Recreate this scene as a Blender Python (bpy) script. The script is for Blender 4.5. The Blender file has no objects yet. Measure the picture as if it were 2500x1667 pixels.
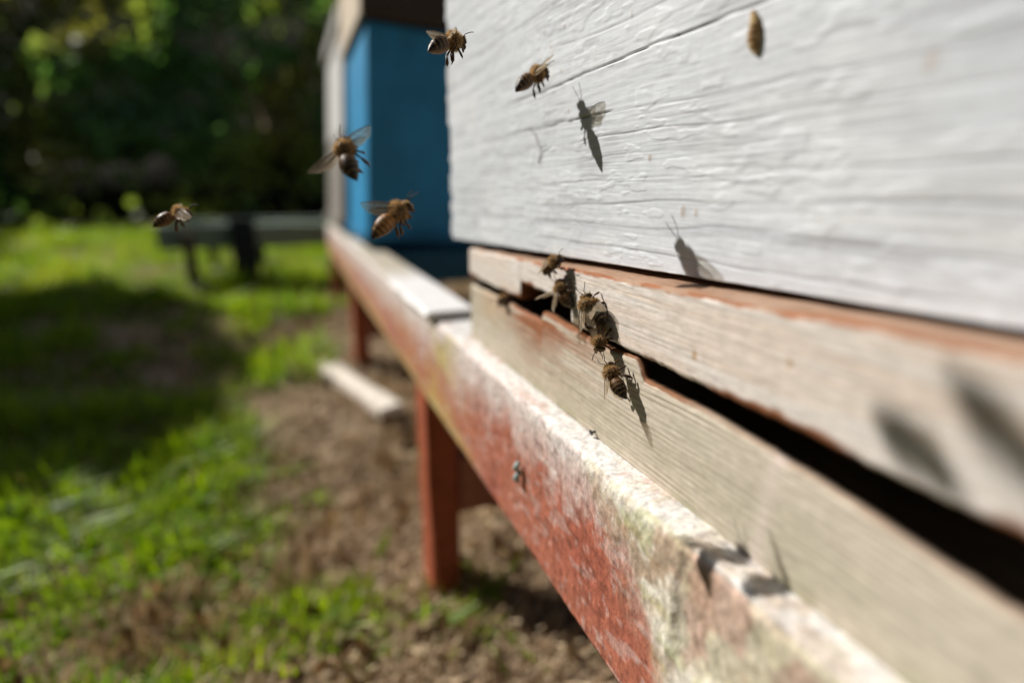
import bpy, math, random
import numpy as np
from mathutils import Vector

# ------------------------------------------------------------------ camera, world, sun
scene = bpy.context.scene
col = scene.collection
UP = 0.33                                   # ground lies this far under the lens; all measures below are from the lens, metres
RNG = np.random.default_rng(7)

cam_d = bpy.data.cameras.new("camera")
cam = bpy.data.objects.new("camera", cam_d)
col.objects.link(cam)
PITCH, YAW = math.radians(14.94), math.radians(20.79)
cam.location = (0, 0, UP)
cam.rotation_euler = (math.pi / 2 - PITCH, 0, math.pi / 2 - YAW)
cam_d.sensor_width = 36.0
cam_d.lens = 36.0 * 1400 / 2500
cam_d.clip_start, cam_d.clip_end = 0.005, 200
cam_d.dof.use_dof = True
cam_d.dof.focus_distance = 0.172
cam_d.dof.aperture_fstop = 3.7
cam_d.dof.aperture_blades = 0
scene.camera = cam

SUN = Vector((-1.1, -1.0, 1.25)).normalized()
world = bpy.data.worlds.new("World")
scene.world = world
world.use_nodes = True
wn = world.node_tree
sky = wn.nodes.new("ShaderNodeTexSky")
sky.sky_type = 'NISHITA'
sky.sun_disc = False
sky.sun_elevation = math.asin(SUN.z)
sky.sun_rotation = math.atan2(SUN.x, SUN.y)
bg = wn.nodes["Background"]
bg.inputs[1].default_value = 0.05
wn.links.new(sky.outputs[0], bg.inputs[0])
sun_d = bpy.data.lights.new("sun", 'SUN')
sun_d.energy = 5.0
sun_d.angle = math.radians(0.53)
sun_d.color = (1.0, 0.96, 0.90)
sun = bpy.data.objects.new("sun", sun_d)
sun.rotation_euler = (-SUN).to_track_quat('-Z', 'Y').to_euler()
col.objects.link(sun)
scene.view_settings.view_transform = 'Standard'
scene.view_settings.look = 'None'
scene.view_settings.exposure = 0.36
scene.view_settings.gamma = 1.0
scene.cycles.max_bounces = 8
scene.cycles.transparent_max_bounces = 16
scene.cycles.caustics_reflective = False
scene.cycles.caustics_refractive = False

# ------------------------------------------------------------------ numeric helpers
def h2(ix, iy, seed):
    n = (ix.astype(np.int64) * 374761393 + iy.astype(np.int64) * 668265263 + seed * 974711) & 0x7fffffff
    n = ((n ^ (n >> 13)) * 1274126177) & 0x7fffffff
    n = ((n ^ (n >> 15)) * 1103515245) & 0x7fffffff
    return ((n ^ (n >> 12)) & 0xffffff) / float(0xffffff)

def vn(x, y, seed=0):                       # value noise in 0..1
    x, y = np.broadcast_arrays(np.asarray(x, float), np.asarray(y, float))
    ix, iy = np.floor(x), np.floor(y)
    fx, fy = x - ix, y - iy
    fx, fy = fx * fx * (3 - 2 * fx), fy * fy * (3 - 2 * fy)
    a, b = h2(ix, iy, seed), h2(ix + 1, iy, seed)
    c, d = h2(ix, iy + 1, seed), h2(ix + 1, iy + 1, seed)
    return (a * (1 - fx) + b * fx) * (1 - fy) + (c * (1 - fx) + d * fx) * fy

def fbm(x, y, seed=0, o=4):
    s, a, t = 0, 1.0, 0
    for k in range(o):
        s = s + a * vn(np.asarray(x) * 2 ** k, np.asarray(y) * 2 ** k, seed + 17 * k)
        t += a
        a *= 0.5
    return s / t

def sst(a, b, x):
    t = np.clip((np.asarray(x, float) - a) / (b - a), 0, 1)
    return t * t * (3 - 2 * t)

def mix(a, b, t):
    a, b = np.asarray(a, float), np.asarray(b, float)
    return a + (b - a) * np.asarray(t)[..., None]

def build(name, V, faces, mats, parent=None, cols=None, fmat=None, smooth=True):
    """one mesh object from vertices (absolute) and a list of face arrays; origin at the parent's origin or the base of the mesh"""
    V = np.asarray(V, float)
    if parent is not None:
        org = np.array(parent.get('_o', (0, 0, 0)))
    else:
        org = np.array([(V[:, 0].min() + V[:, 0].max()) / 2, (V[:, 1].min() + V[:, 1].max()) / 2, V[:, 2].min()])
    me = bpy.data.meshes.new(name)
    me.vertices.add(len(V))
    me.vertices.foreach_set('co', (V - org).ravel())
    idx, start, tot = [], [], []
    p = 0
    for f in faces:
        if isinstance(f, np.ndarray):
            k = f.shape[1]
            idx.append(f.ravel())
            start.append(p + np.arange(len(f)) * k)
            tot.append(np.full(len(f), k))
            p += f.size
        else:
            idx.append(np.array(f))
            start.append(np.array([p]))
            tot.append(np.array([len(f)]))
            p += len(f)
    idx, start, tot = np.concatenate(idx), np.concatenate(start), np.concatenate(tot)
    me.loops.add(len(idx))
    me.loops.foreach_set('vertex_index', idx.astype(np.int32))
    me.polygons.add(len(start))
    me.polygons.foreach_set('loop_start', start.astype(np.int32))
    me.polygons.foreach_set('loop_total', tot.astype(np.int32))
    me.polygons.foreach_set('use_smooth', np.full(len(start), smooth))
    if not isinstance(mats, (list, tuple)):
        mats = [mats]
    for m in mats:
        me.materials.append(m)
    if fmat is not None:
        me.polygons.foreach_set('material_index', np.asarray(fmat, np.int32))
    if cols is not None:
        a = me.color_attributes.new('Col', 'FLOAT_COLOR', 'POINT')
        c = np.ones((len(V), 4))
        c[:, :3] = cols
        a.data.foreach_set('color', c.ravel())
    me.update()
    me.validate()
    o = bpy.data.objects.new(name, me)
    col.objects.link(o)
    if parent is not None:
        o.parent = parent
        o['_o'] = list(org)
    else:
        o.location = org
        o['_o'] = list(org)
    return o

def empty(name, loc, label, cat, group=None):
    o = bpy.data.objects.new(name, None)
    o.location = loc
    o['_o'] = list(loc)
    o.empty_display_size = 0.02
    col.objects.link(o)
    tag(o, label, cat, group)
    return o

def tag(o, label=None, cat=None, group=None, kind=None):
    if label: o['label'] = label
    if cat: o['category'] = cat
    if group: o['group'] = group
    if kind: o['kind'] = kind
    return o

def sweep(P):
    """closed profile (n stations, m points) -> verts, faces with end caps"""
    n, m, _ = P.shape
    i = np.arange(n - 1)[:, None]
    j = np.arange(m)[None, :]
    j2 = (j + 1) % m
    q = np.stack([i * m + j + 0 * j2, (i + 1) * m + j, (i + 1) * m + j2, i * m + j2], -1).reshape(-1, 4)
    return P.reshape(-1, 3), [q[:, ::-1].copy(), list(range(m)), list(range((n - 1) * m, n * m))[::-1]]

def tube(pts, rad, k=8):
    pts = np.asarray(pts, float)
    rad = np.broadcast_to(np.asarray(rad, float), (len(pts),))
    T = np.gradient(pts, axis=0)
    T /= np.linalg.norm(T, axis=1)[:, None] + 1e-12
    ref = np.array([0.31, 0.2, 0.93])
    if abs(T.mean(0) @ ref) > 0.9 * np.linalg.norm(T.mean(0)): ref = np.array([0.9, -0.3, 0.1])
    N = np.cross(T, ref)
    N /= np.linalg.norm(N, axis=1)[:, None] + 1e-12
    B = np.cross(T, N)
    a = np.linspace(0, 2 * np.pi, k, endpoint=False)
    P = pts[:, None, :] + rad[:, None, None] * (np.cos(a)[None, :, None] * N[:, None, :] + np.sin(a)[None, :, None] * B[:, None, :])
    return sweep(P)

class MB:
    def __init__(s): s.v, s.f, s.c, s.m, s.n = [], [], [], [], 0
    def add(s, V, F, c=None, m=0):
        V = np.asarray(V, float)
        for f in F:
            if isinstance(f, np.ndarray):
                s.f.append(f + s.n); s.m.append(np.full(len(f), m))
            else:
                s.f.append([i + s.n for i in f]); s.m.append(np.array([m]))
        s.v.append(V)
        s.c.append(np.broadcast_to(np.asarray(c if c is not None else (.5, .5, .5), float), (len(V), 3)))
        s.n += len(V)
        return s
    def box(s, a, b, c=None, m=0, bev=0.0015, jit=0.0):
        a, b = np.array(a, float), np.array(b, float)
        e = min(bev, 0.45 * (b - a).min())
        n = 9                                   # long boxes get slightly wandering edges
        ax = int(np.argmax(b - a)); u, w = [(1, 2), (2, 0), (0, 1)][ax]
        t = np.linspace(0, 1, n)
        pr = [(a[u] + e, a[w]), (b[u] - e, a[w]), (b[u], a[w] + e), (b[u], b[w] - e), (b[u] - e, b[w]), (a[u] + e, b[w]), (a[u], b[w] - e), (a[u], a[w] + e)]
        P = np.zeros((n, 8, 3))
        P[:, :, ax] = (a[ax] + (b[ax] - a[ax]) * t)[:, None]
        for k, (pu, pw) in enumerate(pr):
            P[:, k, u] = pu; P[:, k, w] = pw
        if jit: P[:, :, [u, w]] += RNG.normal(0, jit, (n, 8, 2))
        V, F = sweep(P)
        return s.add(V, F, c, m)
    def build(s, name, mats, parent=None, smooth=False):
        return build(name, np.concatenate(s.v), s.f, mats, parent, np.concatenate(s.c), np.concatenate(s.m), smooth)

# ------------------------------------------------------------------ materials
def new_mat(name):
    m = bpy.data.materials.new(name)
    m.use_nodes = True
    return m, m.node_tree, m.node_tree.nodes["Principled BSDF"]

def nd(nt, typ, **kw):
    n = nt.nodes.new(typ)
    for k, v in kw.items():
        if k.startswith('i_'): n.inputs[k[2:].replace('_', ' ')].default_value = v
        else: setattr(n, k, v)
    return n

def noise_node(nt, scale, vec_scale=(1, 1, 1), detail=4, rough=0.6):
    tc = nd(nt, 'ShaderNodeTexCoord')
    mp = nd(nt, 'ShaderNodeMapping')
    mp.inputs['Scale'].default_value = vec_scale
    nt.links.new(tc.outputs['Object'], mp.inputs['Vector'])
    n = nd(nt, 'ShaderNodeTexNoise', i_Scale=scale, i_Detail=detail, i_Roughness=rough)
    nt.links.new(mp.outputs[0], n.inputs['Vector'])
    return n

def ramp(nt, src, stops):
    r = nd(nt, 'ShaderNodeValToRGB')
    e = r.color_ramp.elements
    while len(e) < len(stops): e.new(0.5)
    for el, (p, c) in zip(e, stops):
        el.position = p
        el.color = (*c, 1) if len(c) == 3 else c
    nt.links.new(src, r.inputs[0])
    return r

def attr_mat(name, rough=0.7, spec=0.3, fine=1500, fine_vec=(0.15, 0.15, 1), vary=0.25, bump=0.3, bump_d=0.0002, mott=200, mott_vary=0.12):
    """colour from the mesh's own Col attribute, broken up by fine noise, with a fine bump"""
    m, nt, b = new_mat(name)
    at = nd(nt, 'ShaderNodeVertexColor', layer_name='Col')
    n1 = noise_node(nt, fine, fine_vec, 3)
    n2 = noise_node(nt, mott, (1, 1, 1), 4)
    r1 = ramp(nt, n1.outputs['Fac'], [(0.25, (1 - vary,) * 3), (0.75, (1 + vary * 0.5,) * 3)])
    r2 = ramp(nt, n2.outputs['Fac'], [(0.3, (1 - mott_vary,) * 3), (0.7, (1 + mott_vary * 0.5,) * 3)])
    mu = nd(nt, 'ShaderNodeMix', data_type='RGBA', blend_type='MULTIPLY'); mu.inputs[0].default_value = 1
    mu2 = nd(nt, 'ShaderNodeMix', data_type='RGBA', blend_type='MULTIPLY'); mu2.inputs[0].default_value = 1
    nt.links.new(at.outputs['Color'], mu.inputs[6]); nt.links.new(r1.outputs[0], mu.inputs[7])
    nt.links.new(mu.outputs[2], mu2.inputs[6]); nt.links.new(r2.outputs[0], mu2.inputs[7])
    nt.links.new(mu2.outputs[2], b.inputs['Base Color'])
    b.inputs['Roughness'].default_value = rough
    b.inputs['Specular IOR Level'].default_value = spec
    bp = nd(nt, 'ShaderNodeBump', i_Strength=bump, i_Distance=bump_d)
    nt.links.new(n1.outputs['Fac'], bp.inputs['Height'])
    nt.links.new(bp.outputs[0], b.inputs['Normal'])
    return m

def leaf_mat(name, trans=0.45, rough=0.5, spec=0.35, tint=(1.35, 1.5, 0.45)):
    m, nt, b = new_mat(name)
    at = nd(nt, 'ShaderNodeVertexColor', layer_name='Col')
    nt.links.new(at.outputs['Color'], b.inputs['Base Color'])
    b.inputs['Roughness'].default_value = rough
    b.inputs['Specular IOR Level'].default_value = spec
    tr = nd(nt, 'ShaderNodeBsdfTranslucent')
    g = nd(nt, 'ShaderNodeMix', data_type='RGBA', blend_type='MULTIPLY'); g.inputs[0].default_value = 1
    g.inputs[7].default_value = (*tint, 1)
    nt.links.new(at.outputs['Color'], g.inputs[6]); nt.links.new(g.outputs[2], tr.inputs['Color'])
    mx = nd(nt, 'ShaderNodeMixShader'); mx.inputs[0].default_value = trans
    out = nt.nodes['Material Output']
    nt.links.new(b.outputs[0], mx.inputs[1]); nt.links.new(tr.outputs[0], mx.inputs[2]); nt.links.new(mx.outputs[0], out.inputs['Surface'])
    return m

M_PAINT = attr_mat('white_paint', 0.55, 0.35, 1300, (0.12, 0.5, 1), 0.12, 0.25, 0.00015, 260, 0.07)
M_PINE = attr_mat('bare_pine', 0.75, 0.2, 1600, (0.08, 0.5, 1), 0.22, 0.35, 0.00015, 300, 0.12)
M_RAIL = attr_mat('weathered_rail', 0.72, 0.28, 900, (0.6, 0.6, 0.35), 0.34, 0.8, 0.0005, 380, 0.30)
M_WOOD = attr_mat('plain_wood', 0.75, 0.2, 300, (0.2, 0.2, 1), 0.25, 0.3, 0.0004, 60, 0.15)
M_BLUE = attr_mat('blue_paint', 0.5, 0.4, 60, (0.6, 0.6, 0.25), 0.22, 0.2, 0.0004, 14, 0.25)
M_METAL = attr_mat('oxidised_metal', 0.45, 0.5, 900, (1, 1, 1), 0.2, 0.3, 0.0002, 300, 0.2)
M_SOIL = attr_mat('soil', 0.95, 0.1, 60, (1, 1, 1), 0.35, 0.5, 0.006, 14, 0.3)
M_LEAF = leaf_mat('leaf', 0.55, 0.55, 0.3, (1.25, 1.35, 0.6))
M_GRASS = leaf_mat('grass_blade', 0.5, 0.45)
M_STRAW = leaf_mat('dry_straw', 0.2, 0.7, 0.2, (1.2, 1.1, 0.8))
M_BARK = attr_mat('bark', 0.9, 0.1, 80, (1, 1, 0.3), 0.4, 0.8, 0.004, 20, 0.3)

def bee_body_mat():
    m, nt, b = new_mat('bee_cuticle')
    at = nd(nt, 'ShaderNodeVertexColor', layer_name='Col')
    n1 = noise_node(nt, 2500, (1, 1, 1), 3)
    r1 = ramp(nt, n1.outputs['Fac'], [(0.3, (0.6,) * 3), (0.7, (1.25,) * 3)])
    mu = nd(nt, 'ShaderNodeMix', data_type='RGBA', blend_type='MULTIPLY'); mu.inputs[0].default_value = 1
    nt.links.new(at.outputs['Color'], mu.inputs[6]); nt.links.new(r1.outputs[0], mu.inputs[7])
    nt.links.new(mu.outputs[2], b.inputs['Base Color'])
    b.inputs['Roughness'].default_value = 0.45
    b.inputs['Specular IOR Level'].default_value = 0.25
    b.inputs['Subsurface Weight'].default_value = 0.0
    bp = nd(nt, 'ShaderNodeBump', i_Strength=0.35, i_Distance=0.00008)
    nt.links.new(n1.outputs['Fac'], bp.inputs['Height']); nt.links.new(bp.outputs[0], b.inputs['Normal'])
    return m

def wing_mat():
    m, nt, b = new_mat('wing_membrane')
    b.inputs['Base Color'].default_value = (0.62, 0.52, 0.38, 1)
    b.inputs['Roughness'].default_value = 0.22
    b.inputs['Specular IOR Level'].default_value = 0.7
    tl = nd(nt, 'ShaderNodeBsdfTranslucent'); tl.inputs['Color'].default_value = (0.75, 0.66, 0.5, 1)
    a = nd(nt, 'ShaderNodeMixShader'); a.inputs[0].default_value = 0.4
    nt.links.new(b.outputs[0], a.inputs[1]); nt.links.new(tl.outputs[0], a.inputs[2])
    tp = nd(nt, 'ShaderNodeBsdfTransparent'); tp.inputs['Color'].default_value = (0.93, 0.9, 0.85, 1)
    lw = nd(nt, 'ShaderNodeLayerWeight', i_Blend=0.35)
    mr = nd(nt, 'ShaderNodeMapRange'); mr.inputs[3].default_value = 0.10; mr.inputs[4].default_value = 0.45
    nt.links.new(lw.outputs['Facing'], mr.inputs[0])
    mx = nd(nt, 'ShaderNodeMixShader')
    nt.links.new(mr.outputs[0], mx.inputs[0])
    nt.links.new(tp.outputs[0], mx.inputs[1]); nt.links.new(a.outputs[0], mx.inputs[2])
    nt.links.new(mx.outputs[0], nt.nodes['Material Output'].inputs['Surface'])
    return m
M_BEE, M_WING = bee_body_mat(), wing_mat()
M_FUR = leaf_mat('bee_fur', 0.45, 0.6, 0.2, (1.35, 1.15, 0.85))

# ------------------------------------------------------------------ ground
def gz(x, y):
    x, y = np.asarray(x, float), np.asarray(y, float)
    s = -x
    base = -0.33 + 0.085 * sst(0.45, 1.6, s) + 0.02 * sst(1.6, 4, s)
    return base + 0.022 * (fbm(x * 4, y * 4, 3) - 0.5) + 0.012 * (fbm(x * 16, y * 16, 5, 3) - 0.5)

def greenness(x, y):
    """how much living grass grows here, 0..1"""
    s = -x
    g = .6 * fbm(x * 4.2 + 7, y * 5.2, 11, 3) + .4 * fbm(x * 15, y * 15, 13, 2)
    bare = (.5 + .5 * sst(.36, .52, s)) * sst(-0.14, -0.01, y) * (1 - sst(1.15, 1.45, s))                    # trodden strip in front of the stand
    near = (1 - sst(0.42, 0.60, s)) * 0.42 * sst(-0.33, -0.12, y)
    under = sst(0.02, 0.09, y) * (1 - sst(1.5, 1.8, s))
    v = 0.16 + 2.5 * (g - 0.34) / 0.5
    return np.clip(v - 1.1 * bare - 0.75 * near - under, 0, 1)

def axis(parts):
    return np.unique(np.concatenate([np.linspace(a, b, n) for a, b, n in parts]))

gx = axis([(-60, -6, 30), (-6, -2, 90), (-2, 0.3, 260), (0.3, 8, 40), (8, 60, 15)])
gy = axis([(-60, -3, 25), (-3, -0.9, 70), (-0.9, 0.5, 170), (0.5, 3, 50), (3, 60, 25)])
GX, GY = np.meshgrid(gx, gy, indexing='ij')
GZ = gz(GX, GY)
c = mix((0.58, 0.44, 0.29), (0.33, 0.24, 0.15), sst(0.35, 0.7, fbm(GX * 9, GY * 9, 21)))
c = mix(c, (0.13, 0.085, 0.05), 0.7 * sst(.55, .7, fbm(GX * 6, GY * 6, 27)))
c = mix(c, (0.66, 0.54, 0.39), 0.8 * sst(0.52, 0.75, fbm(GX * 14, GY * 7, 25)))
c = mix(c, (0.035, 0.06, 0.014), 0.85 * sst(0.2, 0.8, greenness(GX, GY)))
n, m = GX.shape
ii, jj = np.arange(n - 1)[:, None], np.arange(m - 1)[None, :]
Q = np.stack([ii * m + jj, (ii + 1) * m + jj, (ii + 1) * m + jj + 1, ii * m + jj + 1], -1).reshape(-1, 4)
tag(build('ground', np.stack([GX, GY, GZ], -1).reshape(-1, 3), [Q], M_SOIL, None, c.reshape(-1, 3)), kind='structure')

def blades(N, xr, yr, hmin, hmax, wid, prob, colfn, lean=0.5, flat=False):
    x = -np.exp(RNG.uniform(np.log(-xr[1]), np.log(-xr[0]), N))
    y = RNG.uniform(0, 1, N)
    lo = np.maximum(yr[0], x * 0.62 - 0.12); hi = np.minimum(yr[1], -x * 0.45 + 0.12)
    y = lo + (hi - lo) * y
    keep = RNG.uniform(0, 1, N) < prob(x, y)
    x, y = x[keep], y[keep]
    N = len(x)
    hgt = RNG.uniform(hmin, hmax, N) * (0.5 + 0.5 * sst(.45, .9, -x)) * (0.35 + 1.7 * sst(.3, .7, fbm(x * 7, y * 7, 31, 3)))
    az = RNG.uniform(0, 2 * np.pi, N)
    ln = np.abs(RNG.normal(0, lean, N))
    d = np.stack([np.cos(az), np.sin(az)], -1)
    b = np.stack([x, y, gz(x, y) - 0.003], -1)
    side = np.stack([-np.sin(az + .6), np.cos(az + .6), np.zeros(N)], -1) * (wid * RNG.uniform(.6, 1.4, N))[:, None]
    def up(t):
        if flat:
            o = np.concatenate([d * (hgt * t)[:, None], (0.006 + 0.012 * np.sin(3.1 * t) * ln)[:, None]], -1)
        else:
            o = np.concatenate([d * (hgt * ln * t * t)[:, None], (hgt * t * (1 - 0.25 * ln * t))[:, None]], -1)
        return b + o
    o1, o2, o3 = up(np.full(N, .02)), up(np.full(N, .55)), up(np.full(N, 1.0))
    V = np.stack([o1 - side, o1 + side, o2 + side * .8, o2 - side * .8, o3], 1).reshape(-1, 3)
    k = np.arange(N)[:, None] * 5
    c = colfn(x, y, N)
    return V, [k + np.array([[0, 1, 2, 3]]), k + np.array([[3, 2, 4]])], np.repeat(c, 5, axis=0)

def grass_col(x, y, N):
    t = RNG.uniform(0, 1, N)
    c = mix((0.13, 0.22, 0.012), (0.35, 0.44, 0.016), t)
    c = mix(c, (0.40, 0.41, 0.04), sst(.55, .8, fbm(x * 5, y * 5, 41)))
    dry = RNG.uniform(0, 1, N) < 0.10
    c[dry] = (0.24, 0.20, 0.09)
    return c
g1 = blades(190000, (-3.8, -0.26), (-3, 0.6), 0.015, 0.042, 0.0018, lambda x, y: greenness(x, y) ** 1.1, grass_col, 0.95)
g2 = blades(2600, (-2.6, -0.26), (-2, 0.2), 0.025, 0.05, 0.005, lambda x, y: 0.03 + 0.8 * greenness(x, y), lambda x, y, N: mix((0.08, 0.17, 0.015), (0.20, 0.30, 0.02), RNG.uniform(0, 1, N)), 0.9)
g3 = blades(9000, (-3.9, -2.6), (-3, 0.8), 0.02, 0.05, 0.003, lambda x, y: 0.7 * greenness(x, y), grass_col)
mb = MB()
for V, F, c in (g1, g2, g3): mb.add(V, F, c)
tag(mb.build('grass', M_GRASS), 'short bright green grass and weeds growing over the apiary ground', 'grass', kind='stuff')
V, F, c = blades(90000, (-3.0, -0.24), (-1.3, 0.5), 0.02, 0.06, 0.0010, lambda x, y: 0.25 + 0.75 * (1 - greenness(x, y)),
                 lambda x, y, N: mix((0.32, 0.22, 0.14), (0.68, 0.55, 0.37), RNG.uniform(0, 1, N) ** 1.5), 0.8, True)
Vl, Fl, cl = blades(2600, (-2.2, -0.24), (-1.3, 0.5), 0.015, 0.04, 0.0055, lambda x, y: 0.2 + 0.8 * (1 - greenness(x, y)),
                 lambda x, y, N: mix((0.10, 0.055, 0.025), (0.50, 0.36, 0.20), RNG.uniform(0, 1, N)), 1.0, True)
tag(MB().add(V, F, c).add(Vl, Fl, cl).build('straw_litter', M_STRAW), 'dry straw and dead grass stalks lying on the bare soil', 'straw', kind='stuff')

# ------------------------------------------------------------------ foliage
def leaves(C, size, colr, droop=0.5):
    """C centres -> leaf shaped quads pairs (6 verts) with random orientation"""
    N = len(C)
    a = RNG.normal(0, 1, (N, 3)); a[:, 2] -= droop
    a /= np.linalg.norm(a, axis=1)[:, None]
    q = RNG.normal(0, 1, (N, 3)); q[:, 2] += 0.6
    w = np.cross(a, q); w /= np.linalg.norm(w, axis=1)[:, None]
    nrm = np.cross(w, a)
    L = size * RNG.uniform(.6, 1.35, N)[:, None]
    W = L * RNG.uniform(.3, .45, N)[:, None]
    V = np.stack([C, C + a * L * .35 + w * W + nrm * L * .06, C + a * L * .75 + w * W * .7 + nrm * L * .02, C + a * L - nrm * L * .08,
                  C + a * L * .75 - w * W * .7 + nrm * L * .02, C + a * L * .35 - w * W + nrm * L * .06], 1).reshape(-1, 3)
    k = np.arange(N)[:, None] * 6
    return V, [k + np.array([[0, 1, 2, 3]]), k + np.array([[0, 3, 4, 5]])], np.repeat(colr, 6, axis=0)

# dark earth bank added behind the hedge to block gaps of sky
bx = np.linspace(0, 1, 60); by = np.linspace(-9, 9, 120)
BX, BY = np.meshgrid(bx, by, indexing='ij')
PX = -4.5 - 4.5 * BX + 0.25 * (fbm(BY * .9, BX * 4, 51) - .5)
PZ = -0.30 + 3.3 * BX ** 0.75 + 0.4 * (fbm(BX * 5, BY * .8, 55) - .5) * sst(0, .15, BX)
n, m = BX.shape
ii, jj = np.arange(n - 1)[:, None], np.arange(m - 1)[None, :]
Q = np.stack([ii * m + jj, ii * m + jj + 1, (ii + 1) * m + jj + 1, (ii + 1) * m + jj], -1).reshape(-1, 4)
tag(build('sky_block_bank', np.stack([PX, BY, PZ], -1).reshape(-1, 3), [Q], M_SOIL, None, np.tile((0.028, 0.026, 0.014), (n * m, 1))), kind='structure')

hedge = empty('hedge', (-4.6, -0.8, -0.28), 'tall dark tangled hedge of mixed green leaves behind the sunlit grass', 'hedge')
N = 27000
hy = RNG.uniform(-3.6, 2.4, N); hz = RNG.uniform(0, 1, N) ** 0.9 * 2.5
clump = fbm(hy * 1.7, hz * 1.7, 61, 3)
deep = RNG.exponential(0.10, N)
hx = -4.02 - 0.62 * hz - 0.25 * hz ** 2 * .4 + 1.25 * (clump - 0.5) - deep - 0.35 * np.exp(-(hz / .25) ** 2)
keep = (fbm(hy * 3.1, hz * 3.1, 67, 2) > 0.36) | (RNG.uniform(0, 1, N) < .2)
keep &= RNG.uniform(0, 1, N) < 0.25 + 0.75 * sst(0.15, 0.55, hz)
hy, hz, hx, clump = hy[keep], hz[keep], hx[keep], clump[keep]
N = len(hy)
hue = fbm(hy * 2.3 + 40, hz * 2.3, 71, 3)
c = mix((0.07, 0.14, 0.045), (0.17, 0.20, 0.05), sst(.35, .62, hue))
c = mix(c, (0.10, 0.17, 0.09), sst(.55, .75, fbm(hy * 2.6, hz * 2.6 + 9, 73, 3)))
c = mix(c, (0.20, 0.15, 0.04), 0.7 * sst(.56, .72, fbm(hy * 1.8 + 3, hz * 1.3, 77, 3)))
c *= RNG.uniform(1.0, 2.2, N)[:, None]
# hedge arm added out of view on the left to shade the far grass
N2 = 22000
ax = RNG.uniform(-5.8, 0.6, N2); az = RNG.uniform(0, 1, N2) ** .8 * (2.05 + .9 * sst(-2.4, -3.2, ax))
ay = -2.75 - .2 * az + .7 * (fbm(ax * 1.6 + 3, az * 1.6, 63, 3) - .5) - RNG.exponential(.12, N2)
c = np.concatenate([c, mix((0.05, 0.11, 0.025), (0.15, 0.2, 0.03), RNG.uniform(0, 1, N2))])
hx, hy, hz = np.concatenate([hx, ax]), np.concatenate([hy, ay]), np.concatenate([hz, az])
V, F, cc = leaves(np.stack([hx, hy, hz - 0.28], -1), 0.075, c)
# unseen tall growth added beside and behind the viewer to block sky light
N3 = 16000
q = RNG.uniform(-1.7, 7.8, N3); tz = RNG.uniform(0, 1, N3) ** .9 * 3.7
off = .8 * (fbm(q * 1.3 + 9, tz * 1.3, 65, 3) - .5) - RNG.exponential(.15, N3)
tx = np.where(q < 2.7, q, 2.7 - off); ty = np.where(q < 2.7, -2.8 - .1 * tz + off, -2.8 + (q - 2.7))
V2, F2, c2 = leaves(np.stack([tx, ty, tz - .28], -1), 0.15, mix((0.035, 0.07, 0.02), (0.09, 0.12, 0.025), RNG.uniform(0, 1, N3)))
mb = MB().add(V, F, cc).add(V2, F2, c2)
V, F, cc = np.concatenate(mb.v), mb.f, np.concatenate(mb.c)
build('foliage', V, F, M_LEAF, hedge, cc, smooth=False)
for k, (y0, z0, y1, z1, r) in enumerate([(-2.05, .95, -1.75, .30, .035), (-1.72, .62, -1.55, .12, .03), (-.35, 1.05, -.1, .35, .022), (.2, .9, .42, .3, .02)]):
    t = np.linspace(0, 1, 14)
    P = np.stack([-3.95 - .45 * (z0 + (z1 - z0) * t) + .05 * np.sin(5 * t + k), y0 + (y1 - y0) * t + .04 * np.sin(7 * t + k), z0 + (z1 - z0) * t], -1)
    V, F = tube(P, r * (1 - .4 * (1 - t)), 8)
    build('branch', V, F, M_BARK, hedge, np.tile((0.20, 0.085, 0.035) if k < 2 else (0.12, .085, .04), (len(V), 1)))

shrub = empty('shrub', (-2.14, -1.43, -0.27), 'rounded green shrub beside the grass casting shade over its left edge', 'shrub')
t = np.linspace(0, 1, 10)
for dx, dy, tx, ty in ((0, 0, 0, 0), (.02, .01, .16, -.1), (-.02, 0, -.18, .12)):
    P = np.stack([-2.14 + dx + tx * t ** 1.4, -1.43 + dy + ty * t ** 1.4, -0.29 + 1.2 * t], -1)
    V, F = tube(P, .03 * (1 - .75 * t), 8)
    build('stem', V, F, M_BARK, shrub, np.tile((0.10, .07, .045), (len(V), 1)))
N = 5200
u = RNG.normal(0, 1, (N, 3)); u /= np.linalg.norm(u, axis=1)[:, None]
rr = RNG.uniform(.35, 1, N) ** .5 * (0.75 + .5 * fbm(u[:, 0] * 3 + 5, u[:, 1] * 3 + u[:, 2] * 2, 81, 2))
C = np.array([-2.14, -1.43, .86]) + u * rr[:, None] * np.array([.42, .35, .27])
V, F, cc = leaves(C, 0.055, mix((0.03, .075, .015), (.09, .14, .02), RNG.uniform(0, 1, N)))
build('crown', V, F, M_LEAF, shrub, cc, smooth=False)

# ------------------------------------------------------------------ the white hive
X0, X1 = -0.3345, 0.125                      # ends of the white box
def box_y(x): return 0.0885 + (0.3345 + x) * 0.053
def box_bot(x): return -0.0286 + (x - X0) * 0.0272
def bat_top(x): return -0.0319 + (x + 0.303) * 0.0386
B_BOT, R_TOP = -0.0465, -0.0816

hive = empty('beehive', (-0.10, 0.32, R_TOP), 'white painted wooden beehive with bees clustering at its entrance slot', 'beehive')

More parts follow.
